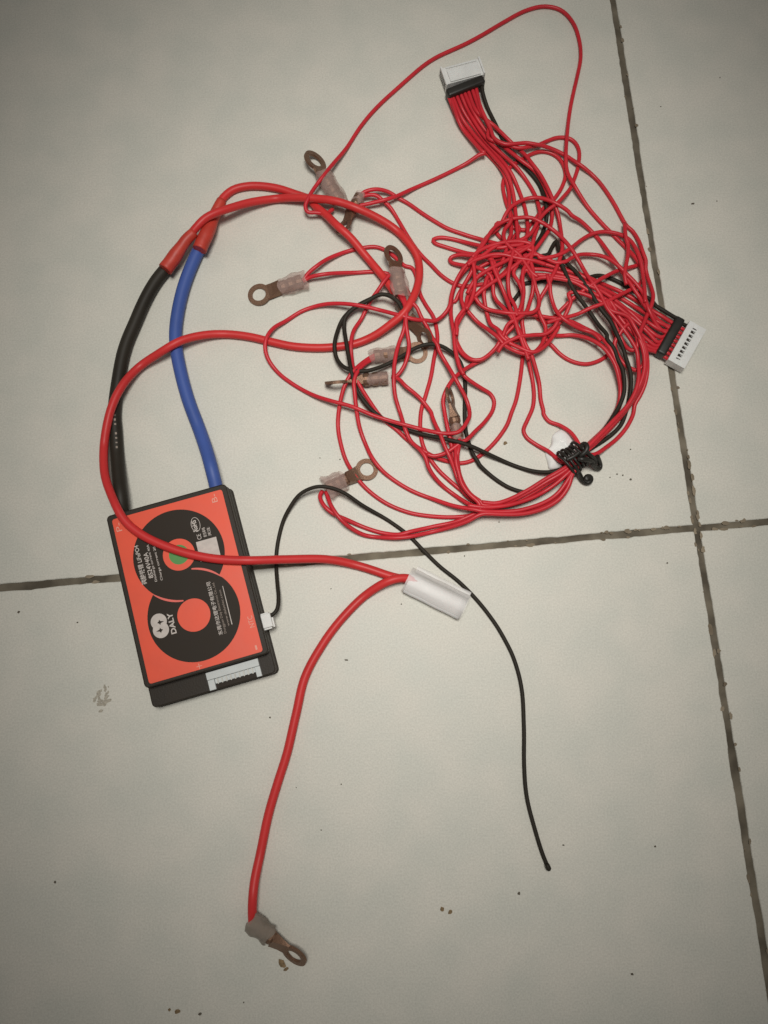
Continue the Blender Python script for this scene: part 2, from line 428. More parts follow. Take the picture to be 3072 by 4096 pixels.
def arc_strip(c, r, a0, a1, w, lv, m):
    n = 30; ang = [math.radians(a0 + (a1 - a0) * k / n) for k in range(n + 1)]
    wi = [w * math.sin(math.pi * (.12 + .88 * k / n)) ** .5 if k < n else w * .3 for k in range(n + 1)]
    z = HL + .00005 + .00004 * lv
    V = [(c[0] + (r - q / 2) * math.cos(t), c[1] + (r - q / 2) * math.sin(t), z) for t, q in zip(ang, wi)] + \
        [(c[0] + (r + q / 2) * math.cos(t), c[1] + (r + q / 2) * math.sin(t), z) for t, q in zip(ang, wi)]
    F = [(k, k + 1, n + 2 + k, n + 1 + k) for k in range(n)]
    obj('print_line', pydata('print_line', V, F), m, label, (0, 0, 0))
def ang_of(c, txt):
    d = g2(txt)[0] - c; return math.degrees(math.atan2(d[1], d[0]))
arc_strip(c2, R2, ang_of(c2, '800,805'), ang_of(c2, '1060,870'), .0010, 2.5, 'ink_line')
arc_strip(c1, R1 + .0002, ang_of(c1, '735,1085'), ang_of(c1, '470,1040'), .0010, 2.5, 'ink_line')
rr1 = np.linalg.norm(g2('830,690')[0] - c1); rr2 = np.linalg.norm(g2('958,1190')[0] - c2)
sheet('print_disc', disc(c1, rr1), 3, 'orange'); sheet('print_disc', disc(c2, rr2), 3, 'orange')
sheet('print_dot', disc(c1, rr1 * .62), 4, 'green')
def text(s, txt, height, m, width=None, lv=4, name='print_text', xdir=(0, 1), bold=0.0):
    """flat print: s starts at label point txt (in frame G, baseline start) and runs along xdir in label space"""
    cu = bpy.data.curves.new('print', 'FONT'); cu.body = s; cu.size = 1.0; cu.offset = bold
    cu.resolution_u = 3
    t = bpy.data.objects.new('print', cu); COL.objects.link(t)
    dg = bpy.context.evaluated_depsgraph_get(); dg.update()
    me = bpy.data.meshes.new_from_object(t.evaluated_get(dg)); bpy.data.objects.remove(t)
    co = np.array([v.co[:] for v in me.vertices])
    if len(co) == 0: return
    lo, hi = co.min(0), co.max(0)
    sy = height / max(hi[1] - lo[1], 1e-6); sx = sy if width is None else width / max(hi[0] - lo[0], 1e-6)
    p = g2(txt)[0]; ex = np.array(xdir, float); ey = np.array([-ex[1], ex[0]])
    z = HL + .00005 + .00004 * lv
    for v in me.vertices:
        a = (v.co.x - lo[0]) * sx; b = (v.co.y - lo[1]) * sy
        q = p + ex * a + ey * b; v.co = (q[0], q[1], z)
    obj(name, me, m, label, (0, 0, 0))
U = 1 / (8.52 * 2.0738) * MM                                  # metres per frame-G pixel on the label
text('磷酸铁锂 LiFePO4', '437,942', 46 * U, 'ink_white', 330 * U, bold=.012)
text('8S24V40A', '487,892', 38 * U, 'ink_white', 218 * U, bold=.012)
text('Discharge current 40A', '523,922', 24 * U, 'ink_white', 315 * U, bold=.01)
text('Charge current 20A', '570,912', 24 * U, 'ink_white', 315 * U, bold=.01)
text('CE', '887,572', 34 * U, 'ink_white', 46 * U)
text('RoHS', '858,505', 40 * U, 'ink_white', 96 * U, bold=.03)
ro = g2('835,453')[0]
ring = [(ro[0] + 38 * U * math.cos(t) , ro[1] + 62 * U * math.sin(t)) for t in np.linspace(0, 2 * math.pi, 40, endpoint=False)]
ring2 = [(ro[0] + 34 * U * math.cos(t), ro[1] + 58 * U * math.sin(t)) for t in np.linspace(0, 2 * math.pi, 40, endpoint=False)]
zz = HL + .00005 + .00004 * 4
obj('print_oval', pydata('print_oval', [(x, y, zz) for x, y in ring + ring2], [(k, (k + 1) % 40, 40 + (k + 1) % 40, 40 + k) for k in range(40)]), 'ink_white', label, (0, 0, 0))
text('扫码', '930,553', 27 * U, 'ink_white', 82 * U, bold=.01)
text('关注', '968,543', 27 * U, 'ink_white', 74 * U, bold=.01)
qc = g2('838,600 1005,553 1044,716 877,762')                  # blank pale patch
sheet('print_patch', [tuple(a) for a in qc][::-1], 4, 'ink_white')
text('B-', '1020,262', 46 * U, 'ink_pink', 72 * U)
text('P-', '228,503', 46 * U, 'ink_pink', 72 * U)
text('NTC', '1326,1300', 40 * U, 'ink_pink', 94 * U)
mn = g2('1325,1456 1340,1452 1350,1488 1335,1494'); sheet('print_mark', [tuple(a) for a in mn][::-1], 4, 'ink_pink')
pc = g2('865,1628')[0]; t_ = 2.6 * U; l_ = 22 * U
sheet('print_mark', [(pc[0] - l_, pc[1] - t_), (pc[0] + l_, pc[1] - t_), (pc[0] + l_, pc[1] + t_), (pc[0] - l_, pc[1] + t_)], 4, 'ink_pink')
sheet('print_mark', [(pc[0] - t_, pc[1] - l_), (pc[0] + t_, pc[1] - l_), (pc[0] + t_, pc[1] + l_), (pc[0] - t_, pc[1] + l_)], 4.5, 'ink_pink')
text('DALY', '680,1352', 44 * U, 'ink_white', 172 * U, bold=.03)
e1 = g2('530,1258')[0]; e2 = g2('548,1327')[0]
sheet('print_emblem', disc(e1, 65 * U), 4, 'ink_white'); sheet('print_emblem', disc(e2, 65 * U), 4.6, 'ink_white')
def star(c, r, lv, flip):
    pts = []
    for k in range(4):
        a = math.radians(90 * k); L_ = r * (1.35 if k == (0 if flip else 2) else .8)
        pts.append((c[0] + L_ * math.cos(a), c[1] + L_ * math.sin(a)))
        a += math.pi / 4; pts.append((c[0] + r * .42 * math.cos(a), c[1] + r * .42 * math.sin(a)))
    sheet('print_star', pts, lv, 'ink_black')
star(g2('538,1264')[0], 27 * U, 5.4, True); star(g2('545,1330')[0], 27 * U, 5.4, False)
text('东莞市达锂电子有限公司', '1064,1362', 36 * U, 'ink_white', 440 * U, bold=.01)
text('Dongguan Daly Electronics Co., Ltd.', '1098,1350', 25 * U, 'ink_grey', 425 * U)
text('www.dalyelec.com', '1124,1290', 24 * U, 'ink_grey', 300 * U)
ln = g2('1134,1282 1141,1280 1062,962 1057,963'); sheet('print_line', [tuple(a) for a in ln], 4, 'ink_white')
# wide white socket in the front step
sa = loc2(px('X 824,2694 1032,2634'), .0100)
sx0, sx1 = sa[:, 0].min(), sa[:, 0].max()
sock = empty('s', (0, 0, 0)); bpy.data.objects.remove(sock)
ys = Y0 - .0006
bm = bmesh.new()
bx(bm, sx0, sx1, ys - .0034, ys, .0066, .0112, .0002)
bx(bm, sx0, sx0 + .0030, ys - .0082, ys - .0035, .0066, .0106, .0002)
bx(bm, sx1 - .0024, sx1, ys - .0082, ys - .0035, .0066, .0106, .0002)
socket = obj('balance_socket', bm, 'white_cool', module, (0, 0, 0))
bm = bmesh.new(); bx(bm, sx0 + .0031, sx1 - .0025, ys - .0058, ys - .0035, .0068, .0097, .0001)
obj('socket_floor', bm, 'white_cool', socket, (0, 0, 0))
pinm = None
for k in range(9):
    x = sx0 + .0044 + (sx1 - sx0 - .0082) * k / 8
    bm = bmesh.new(); bx(bm, x - .0003, x + .0003, ys - .0061, ys - .0034, .0096, .0100)
    obj('pin', bm, 'pin', socket, (0, 0, 0))
bm = bmesh.new(); bx(bm, sx0 + .0031, sx1 - .0025, ys - .0080, ys - .0059, .0086, .0091)
obj('socket_gap', bm, 'ink_black', socket, (0, 0, 0))
stamp_poly([wxy(x, y) for x, y in rrect(X0, X1, Y0, Y1, .001, 2)], HL)
stamp_poly([wxy(x, y) for x, y in rrect(X0, X1, Y0 - STEP, Y0, .001, 2)], .0088)

# ------------------------------------------------------------------ ring terminals
def lug_mesh():
    """ring, tongue and crimped barrel along +x; wire end at x=0, ring centre at x=22 (mm)"""
    bm = bmesh.new(); t = .55; n = 36; RO, RI, cx = 5.6, 3.4, 22.0
    outer = []
    for k in range(n):
        a = -math.pi + 2 * math.pi * k / n; outer.append((cx + RO * math.cos(a), RO * math.sin(a)))
    def out_pt(k):
        x, y = outer[k]
        return x, y
    inner = [(cx + RI * math.cos(-math.pi + 2 * math.pi * k / n), RI * math.sin(-math.pi + 2 * math.pi * k / n)) for k in range(n)]
    L = {}
    for z in (-t, t):
        L[z] = ([bm.verts.new((*out_pt(k), z)) for k in range(n)], [bm.verts.new((*q, z)) for q in inner])
    for k in range(n):
        j = (k + 1) % n
        bm.faces.new((L[t][0][k], L[t][0][j], L[t][1][j], L[t][1][k]))
        bm.faces.new((L[-t][0][j], L[-t][0][k], L[-t][1][k], L[-t][1][j]))
        bm.faces.new((L[-t][0][k], L[-t][0][j], L[t][0][j], L[t][0][k]))
        bm.faces.new((L[-t][1][j], L[-t][1][k], L[t][1][k], L[t][1][j]))
    # tongue widening into the ring and closing into the barrel
    prof = [(11.0, 3.1, 2.6), (13.0, 3.4, 1.8), (15.0, 3.7, 1.1), (17.2, 4.0, .62), (18.1, 4.1, .56)]
    rows = []
    for x, w, h in prof:
        rows.append([bm.verts.new((x, -w, -h * .6)), bm.verts.new((x, w, -h * .6)), bm.verts.new((x, w * .9, h)), bm.verts.new((x, -w * .9, h))])
    for a, b in zip(rows, rows[1:]):
        for k in range(4): bm.faces.new((a[k], b[k], b[(k + 1) % 4], a[(k + 1) % 4]))
    bm.faces.new(rows[0]); bm.faces.new(rows[-1][::-1])
    # barrel with two crimp dents
    seg = 14; xs = [0, .6, 2.5, 3.6, 4.6, 6.4, 7.4, 8.4, 10.2, 11.4]; rs = [3.0, 3.2, 3.2, 2.9, 3.2, 3.2, 2.85, 3.2, 3.2, 2.9]
    ring = []
    for x, r in zip(xs, rs):
        ring.append([bm.verts.new((x, r * math.cos(2 * math.pi * k / seg), r * math.sin(2 * math.pi * k / seg) * (.82 if r < 2.95 else .95))) for k in range(seg)])
    for a, b in zip(ring, ring[1:]):
        for k in range(seg): bm.faces.new((a[k], a[(k + 1) % seg], b[(k + 1) % seg], b[k]))
    bm.faces.new(ring[0][::-1]); bm.faces.new(ring[-1])
    bmesh.ops.recalc_face_normals(bm, faces=bm.faces)
    me = bpy.data.meshes.new('lug'); bm.to_mesh(me); bm.free(); return me
LUG = lug_mesh(); LUG.materials.append(M['copper'])
def sleeve_mesh(seed, x0=-2.5, x1=11.5, fat=3.9):
    r_ = random.Random(seed); n, seg = 19, 24; V = []; F = []
    ph = [r_.uniform(0, 6.28) for _ in range(6)]
    for i in range(n):
        x = x0 + (x1 - x0) * i / (n - 1)
        for k in range(seg):
            a = 2 * math.pi * k / seg
            r = fat * (1 + .07 * math.sin(2 * a + ph[0] + i * .22) + .035 * math.sin(5 * a + ph[1] + i * .5) + .05 * math.sin(i * .6 + ph[2]) + .03 * math.sin(3 * a - i * .6 + ph[4])) + r_.uniform(-.10, .10)
            if i in (0, n - 1): r *= .9
            V.append((x + (.5 * math.sin(3 * a + ph[3]) if i in (0, n - 1) else 0), r * math.cos(a) * 1.05, r * math.sin(a) * .80))
    for i in range(n - 1):
        for k in range(seg): F.append((i * seg + k, i * seg + (k + 1) % seg, (i + 1) * seg + (k + 1) % seg, (i + 1) * seg + k))
    me = pydata('sleeve', V, F); me.polygons.foreach_set('use_smooth', [True] * len(F)); return me
def terminal(a, za, b, zb, roll, label_, seed, sleeve='sleeve', x0=-2.5, x1=11.5, fat=3.9, stamp=True):
    A = ground(px(a)[0], za * MM); Bp = ground(px(b)[0], zb * MM)
    ex = Vector(Bp - A); L_ = ex.length; ex.normalize()
    s = L_ / 22.0
    side = Vector((0, 0, 1)).cross(ex).normalized(); up = ex.cross(side)
    R = Matrix((ex, side, up)).transposed().to_4x4() @ Matrix.Rotation(math.radians(roll), 4, 'X')
    root = empty('ring_terminal', (0, 0, 0)); root.matrix_world = Matrix.Translation(Vector(A)) @ R
    root.location = Vector(A); root.rotation_euler = R.to_euler()
    tag(root, label_, 'ring terminal', 'copper ring terminals on the cable ends')
    o = bpy.data.objects.new('lug', LUG); COL.objects.link(o); o.parent = root; o.scale = (s, s, s)
    sl = obj('sleeve', sleeve_mesh(seed, x0, x1, fat), sleeve, root, (0, 0, 0)); sl.scale = (s, s, s)
    if stamp:
        t = np.linspace(-.1, .52, 14)[:, None]; P_ = A + (Bp - A) * t; P_[:, 2] += .0; stamp_tube(P_, fat * .98 * s)
        if abs(math.sin(math.radians(roll))) < .6:
            c = Bp[:2]; stamp_poly([(c[0] + 5.6 * s * math.cos(q), c[1] + 5.6 * s * math.sin(q)) for q in np.linspace(0, 6.28, 20)], float(Bp[2]) + .6 * MM)
        else:
            t = np.linspace(.6, 1.2, 10)[:, None]; stamp_tube(A + (Bp - A) * t, 2.0 * s)
    return A, Bp, ex
TERM = {}
TERM[3] = terminal('X 1208,1122', 3.8, 'X 1037,1179', 1.0, 4, 'copper ring terminal in clear wrinkled sleeve lying flat, two thin red wires leaving it', 3, fat=4.4)
TERM[8] = terminal('X 1309,1952', 4.4, 'X 1467,1878', 1.0, -3, 'copper ring terminal with cloudy sleeve lying flat under the black sensor lead', 8, 'sleeve', x0=-1.0, x1=9.5, fat=5.5)
TERM[5] = terminal('X 1497,1425', 3.4, 'X 1667,1411', 1.0, 5, 'copper ring terminal with fan of red wires in clear sleeve, black wire across ring', 5)
TERM[6] = terminal('X 1550,1512', 3.2, 'X 1350,1528', 4.4, 68, 'copper ring terminal on edge with its ring seen as a slit, beside the fan-wired terminal', 6, x0=-.5, x1=9, fat=3.6)
TERM[1] = terminal('X 1356,800', 3.4, 'X 1260,644', 4.6, 40, 'copper ring terminal tilted on its side with grey clear sleeve above the crossing red cables', 1, x1=15, fat=4.3)
TERM[2] = terminal('X 1440,782', 3.2, 'X 1376,905', 4.6, 46, 'brown ring terminal wedged between the two thick red cables', 2, x0=-1, x1=6, fat=3.7)
TERM[9] = terminal('X 1608,1226', 3.2, 'X 1698,1352', 4.4, 62, 'dull brown ring terminal half buried under the red wires where cables meet', 9, 'sleeve2', x1=8, fat=3.5)
TERM[7] = terminal('X 1832,1752', 3.6, 'X 1801,1588', 5.2, 66, 'copper ring terminal standing on edge with shiny folded lip, red wire across it', 7, x0=-1.5, x1=7, fat=3.6)
TERM[10] = terminal('X 1008,3688', 4.0, 'X 1178,3822', 4.2, 47, 'soiled ring terminal alone at the bare end of the long red cable', 10, 'sleeve2', x0=-1, x1=9.5, fat=5.0)

# ------------------------------------------------------------------ thick leads of the module
def wire(name, pts, r, m, parent, seg=10, **kw):
    if r > .0015: kw.setdefault('wob', .35)
    P = drape(pts, r, **kw); return obj(name, tube_mesh(name, P, r, seg), m, parent), P
Rb = 3.25 * MM
blk = px('X 492,2078 487,2030 470,1852 462,1720 458,1650 B 295,1480 340,1290 400,1140 465,1000 540,870 605,785 650,728')
blu = px('X 868,1968 861,1935 830,1815 796,1713 B 752,1659 703,1480 673,1320 668,1200 682,1070 712,940 755,815 800,710 838,635 860,590')
_, PB = wire('black_lead', blk, Rb, 'black_lead', module, 16, z0=.0075)
_, PU = wire('blue_lead', blu, Rb, 'blue', module, 16, z0=.0075)
zs_ = (PB[:, 1] > ground((465, 1905))[1]) & (PB[:, 1] < ground((465, 1660))[1])
idx = np.where(zs_)[0][::2]
for k, i in enumerate(idx):
    if k % 5 == 4: continue
    t_ = PB[min(i + 1, len(PB) - 1)] - PB[i - 1]; t_ /= np.linalg.norm(t_); sd_ = np.array([-t_[1], t_[0], 0]); sd_ *= np.sign(sd_[0])
    nrm_ = math.cos(.35) * np.array([0, 0, 1.]) + math.sin(.35) * sd_; wd = math.cos(.35) * sd_ - math.sin(.35) * np.array([0, 0, 1.])
    c_ = PB[i] + nrm_ * (Rb + .00003); a_ = .00032 + .00012 * (k % 3); b_ = .00045
    obj('lead_print', pydata('lead_print', [c_ - t_ * a_ - wd * b_, c_ + t_ * a_ - wd * b_, c_ + t_ * a_ + wd * b_, c_ - t_ * a_ + wd * b_], [(0, 1, 2, 3)]), 'ink_grey', module)
sl_u = px('B 826,662 850,605 880,540 912,470 945,395 975,335')
sl_b = px('B 598,793 650,728 700,655 745,590 790,545')
def sleeve_on(name, pts, r0, r1, m, parent, zl=0.0, seed=1):
    P = drape(pts, max(r0, r1) * .98, stamp=True, lift=zl)
    n = len(P); r = np.interp(np.linspace(0, 1, n), [0, .30, .42, .62, .75, 1], [r0, r0 * 1.01, r0 * .97, r1 * 1.08, r1 * 1.12, r1])
    rs = np.random.RandomState(seed); r = r * (1 + .02 * np.convolve(rs.randn(n), [.25, .5, .25], 'same'))
    return obj(name, tube_mesh(name, P, r, 14), m, parent)
RC = 2.05 * MM
cab2 = px('B 940,405 965,345 990,310 1050,265 1150,240 1250,240 1350,257 1450,290 1560,330 C 290,590 380,665 450,735 560,835 650,940 740,1050 800,1125 850,1190 900,1265 935,1330')
cab1 = px('B 745,590 800,520 865,455 935,418 1000,395 1150,350 1300,327 1450,316 1600,318 C 280,545 450,563 600,612 750,682 880,765 980,862 1045,965 1063,1080 1050,1190 1010,1290 945,1390 850,1472 740,1550 600,1610 450,1635 250,1630 B 1659,1325 1450,1303 1300,1272 1150,1238 1000,1222 850,1230 700,1268 560,1348 X 562,1463 507,1518 469,1576 444,1635 429,1694 420,1749 415,1803 415,1854 421,1905 Z 239,1065 266,1120 306,1155 370,1185 440,1203 520,1211 620,1208 712,1209 780,1224 850,1246 888,1254 905,1262')
cab3 = px('Z 900,1258 880,1249 845,1253 790,1285 740,1335 695,1395 660,1460 640,1540 622,1620 600,1690 580,1760 563,1840 549,1910 545,1960 546,1995')

# probe lead first: the red cable lies over it
probe = empty('temperature_probe', tuple(ground((1105, 2480), 0)))
tag(probe, 'thin black twin sensor lead with white plug, looping out to a bare bead end', 'sensor lead')
pl = px('G 1425,1212 1475,1198 1512,1150 1522,1060 1512,950 1503,800 1510,650 1556,440 H 495,185 555,105 640,66 720,70 800,100 900,168 1050,258 1150,332 1250,432 1330,508 1430,588 1540,702 1620,805 Z 1086,1374 1110,1422 1127,1490 1132,1570 1132,1650 1138,1720 1155,1790 1172,1845 1184,1874')
RP = .95 * MM
P = drape(pl, RP, z0=.0088, ramp=.03, wob=.3)
obj('lead', tube_mesh('lead', P, RP, 10), 'black_wire', probe)
bp_ = drape(px('Z 1181,1866 1184,1873 1187,1881'), RP * 1.12, stamp=False)
obj('bead', tube_mesh('bead', bp_, np.interp(np.linspace(0, 1, len(bp_)), [0, .4, .8, 1], [RP, RP * 1.25, RP * 1.2, RP * .6]), 12), 'black_wire', probe)
# white probe plug on the side of the case
pc = loc2(px('X 1062,2485'), .0095)[0]
def local_box(name, m, parent, x0, x1, y0, y1, z0, z1, bev):
    bm = bmesh.new(); bx(bm, x0, x1, y0, y1, z0, z1, bev)
    mt = Matrix.Translation((bc[0], bc[1], 0)) @ Matrix.Rotation(bang, 4, 'Z'); bmesh.ops.transform(bm, matrix=mt, verts=bm.verts)
    return obj(name, bm, m, parent)
plug = local_box('plug', 'white', probe, X1 - .0012, X1 + .0042, pc[1] - .0032, pc[1] + .0032, .0062, .0112, .0004)
local_box('plug_rib', 'white', plug, X1 - .0010, X1 + .0034, pc[1] - .0040, pc[1] - .0031, .0058, .0100, .0002)
local_box('plug_rib', 'white', plug, X1 - .0010, X1 + .0034, pc[1] + .0031, pc[1] + .0038, .0058, .0100, .0002)
local_box('plug_rib', 'white', plug, X1 + .0040, X1 + .0049, pc[1] - .0036, pc[1] + .0010, .0058, .0094, .0002)

# thin wires that lie below the thick cables
RT = 1.04 * MM
h1 = empty('wiring_harness', tuple(ground((1861, 360), 0)))
tag(h1, 'bundle of thin red wires and one black wire crimped into white plug with plain top', 'wiring harness', 'balance wiring harnesses')
h2 = empty('wiring_harness', tuple(ground((2678, 1351), 0)))
tag(h2, 'bundle of thin red wires and one black wire crimped into white plug with dark slots', 'wiring harness', 'balance wiring harnesses')
def red(parent, txt, **kw): return wire('wire', px(txt) if isinstance(txt, str) else np.vstack([px(t) if isinstance(t, str) else t for t in txt]), RT, 'red', parent, **kw)
def blackw(parent, txt, **kw): return wire('wire', np.vstack([px(t) if isinstance(t, str) else t for t in txt]), RT, 'black_wire', parent, **kw)

RB_ = dict(  # shared stretches of the tied bundle
    lo_in='F 602,1322 700,1330 800,1305 950,1235 1080,1155 1200,1085 1290,1020',
    lo_out='F 602,1385 750,1388 900,1385 1050,1345 1170,1270 1235,1180 1262,1100 1310,1030',
    i1='O 420,1850 520,1740 700,1570 830,1390 900,1250 925,1130 930,1000 910,850 868,700 800,580 720,480 600,390 450,325 300,300 150,310 L 1210,640 1050,700 940,690 860,610 780,540 710,490 660,340 630,180 620,60 J 830,860 930,720',
    i2='O 420,1850 520,1740 700,1570 840,1400 920,1250 950,1120 955,980 930,840 880,660 830,530 750,410 620,295 450,205 300,130 150,90 0,70',
    r1='O 440,1850 480,1800 560,1715 700,1580 850,1430 1000,1270 1080,1150 1150,1000 1180,850 1170,650 1150,500 1100,400 1000,250 900,120 800,0',
    r2='O 440,1870 520,1810 650,1690 800,1540 950,1370 1060,1230 1150,1080 1230,900 1270,750 1270,600 1240,450 1200,330',
    r3='O 440,1900 600,1880 750,1780 900,1660 1030,1510 1110,1350 1130,1230 1200,1100 1260,950 1290,780 1290,620 1260,460 1220,330')
def seg(k, off=0.0, rev=False):
    p = shift(px(RB_[k]), off); return p[::-1] if rev else p

red(h2, 'C 205,1150 240,1100 300,1048 380,992 500,942 620,910 740,897 830,930 900,985 960,1040 1010,1055 1035,1100 1050,1180 1075,1260 M 1050,285 1180,490 1230,700 1240,900 1190,1150 1130,1500 1030,1850 N 455,260 435,400 438,560 460,700 505,830 590,980 690,1110 820,1230 950,1340 1080,1450 1250,1550', z0=.0036)
red(h2, 'C 205,1155 260,1122 400,1096 600,1090 760,1085 860,1110 960,1190 1010,1290', z0=.0036)
red(h1, 'C 612,550 660,522 740,517 800,560 850,610 905,700 960,790 1020,880 1085,965 1150,1030 1230,1110 1320,1168 1400,1190 J 720,960 900,930 1050,800 1200,640 1350,560 K 230,520 400,590 600,640 800,720', z0=.004)

cab_b = empty('power_cable', tuple(ground((900, 790), 0)))
tag(cab_b, 'thick red power cable spliced to the blue lead and ending under the tangle', 'cable', 'thick red power cables')
cab_a = empty('power_cable', tuple(ground((560, 870), 0)))
tag(cab_a, 'thick red power cable spliced to the black lead, looping back across the orange label', 'cable', 'thick red power cables')
cab_c = empty('power_cable', tuple(ground((1180, 2800), 0)))
tag(cab_c, 'thick red power cable from white cap down to a lone ring terminal', 'cable', 'thick red power cables')
wire('insulation', cab2, RC, 'red_thick', cab_b, 14, z1=.0034, squash=False)
sleeve_on('heat_shrink', sl_u, 3.65 * MM, 2.6 * MM, 'shrink', cab_b, seed=2)
wire('insulation', cab1, RC, 'red_thick', cab_a, 14, z1=.0042, squash=False)
sleeve_on('heat_shrink', sl_b, 3.65 * MM, 2.6 * MM, 'shrink', cab_a, seed=3)
wire('insulation', cab3, RC, 'red_thick', cab_c, 14, z0=.0042, z1=.0036)
TERM[4] = terminal('X 1606,1176', 8.6, 'X 1574,1022', 6.6, 38, 'copper ring terminal propped on the red cables in pinkish clear sleeve, ring opening upright', 4, x1=13.5, fat=4.5)

# ------------------------------------------------------------------ clear cap on the cable ends
def cap_piece():
    A = ground(px('S 300,470')[0], 4.4 * MM); Bq = ground(px('S 1345,990')[0], 4.4 * MM)
    root = empty('end_cap', tuple(ground(px('S 830,700')[0], 0)))
    tag(root, 'milky white plastic end cap sleeve over two thick red cable ends', 'end cap')
    ex = Vector(Bq - A).normalized(); sd = Vector((0, 0, 1)).cross(ex).normalized()
    L_ = (Vector(Bq) - Vector(A)).length
    def prof(w, h, x0, x1, z, off, n=28, k=1.0):
        V = []; rows = 8
        for i in range(rows + 1):
            x = x0 + (x1 - x0) * i / rows
            for j in range(n):
                a = 2 * math.pi * j / n
                e = 0.68
                ca, sa_ = math.cos(a), math.sin(a)
                y = w * math.copysign(abs(ca) ** e, ca) * (1 + .015 * math.sin(i * 1.7)); zz_ = h * math.copysign(abs(sa_) ** e, sa_)
                p = Vector(A) + ex * x + sd * (y + off); V.append((p.x, p.y, z + zz_))
        F = [(i * n + j, i * n + (j + 1) % n, (i + 1) * n + (j + 1) % n, (i + 1) * n + j) for i in range(rows) for j in range(n)]
        return V, F, n, rows
    V, F, n, rows = prof(5.1 * MM, 3.0 * MM, .001, L_, 3.3 * MM, -.6 * MM)
    F2 = F + [tuple(range(rows * n, (rows + 1) * n))]
    o = obj('core', pydata('core', V, F2), 'cap_in', root)
    o.data.polygons.foreach_set('use_smooth', [len(p.vertices) == 4 for p in o.data.polygons])
    V, F, n, rows = prof(6.2 * MM, 3.4 * MM, .0, L_ + .0008, 3.45 * MM, .9 * MM)
    o = obj('film', pydata('film', V, F), 'cap', root); o.data.polygons.foreach_set('use_smooth', [True] * len(F))
    # flattened fin along the far edge
    V, F, n, rows = prof(1.7 * MM, .35 * MM, .002, L_ + .0004, 3.2 * MM, 7.2 * MM)
    o = obj('seam_fin', pydata('seam_fin', V, F + [tuple(range(n))[::-1], tuple(range(rows * n, (rows + 1) * n))]), 'cap', root)
    stamp_tube(np.array([np.array(Vector(A) + ex * (L_ * t)) for t in np.linspace(0, 1, 12)]), 5 * MM)
cap_piece()

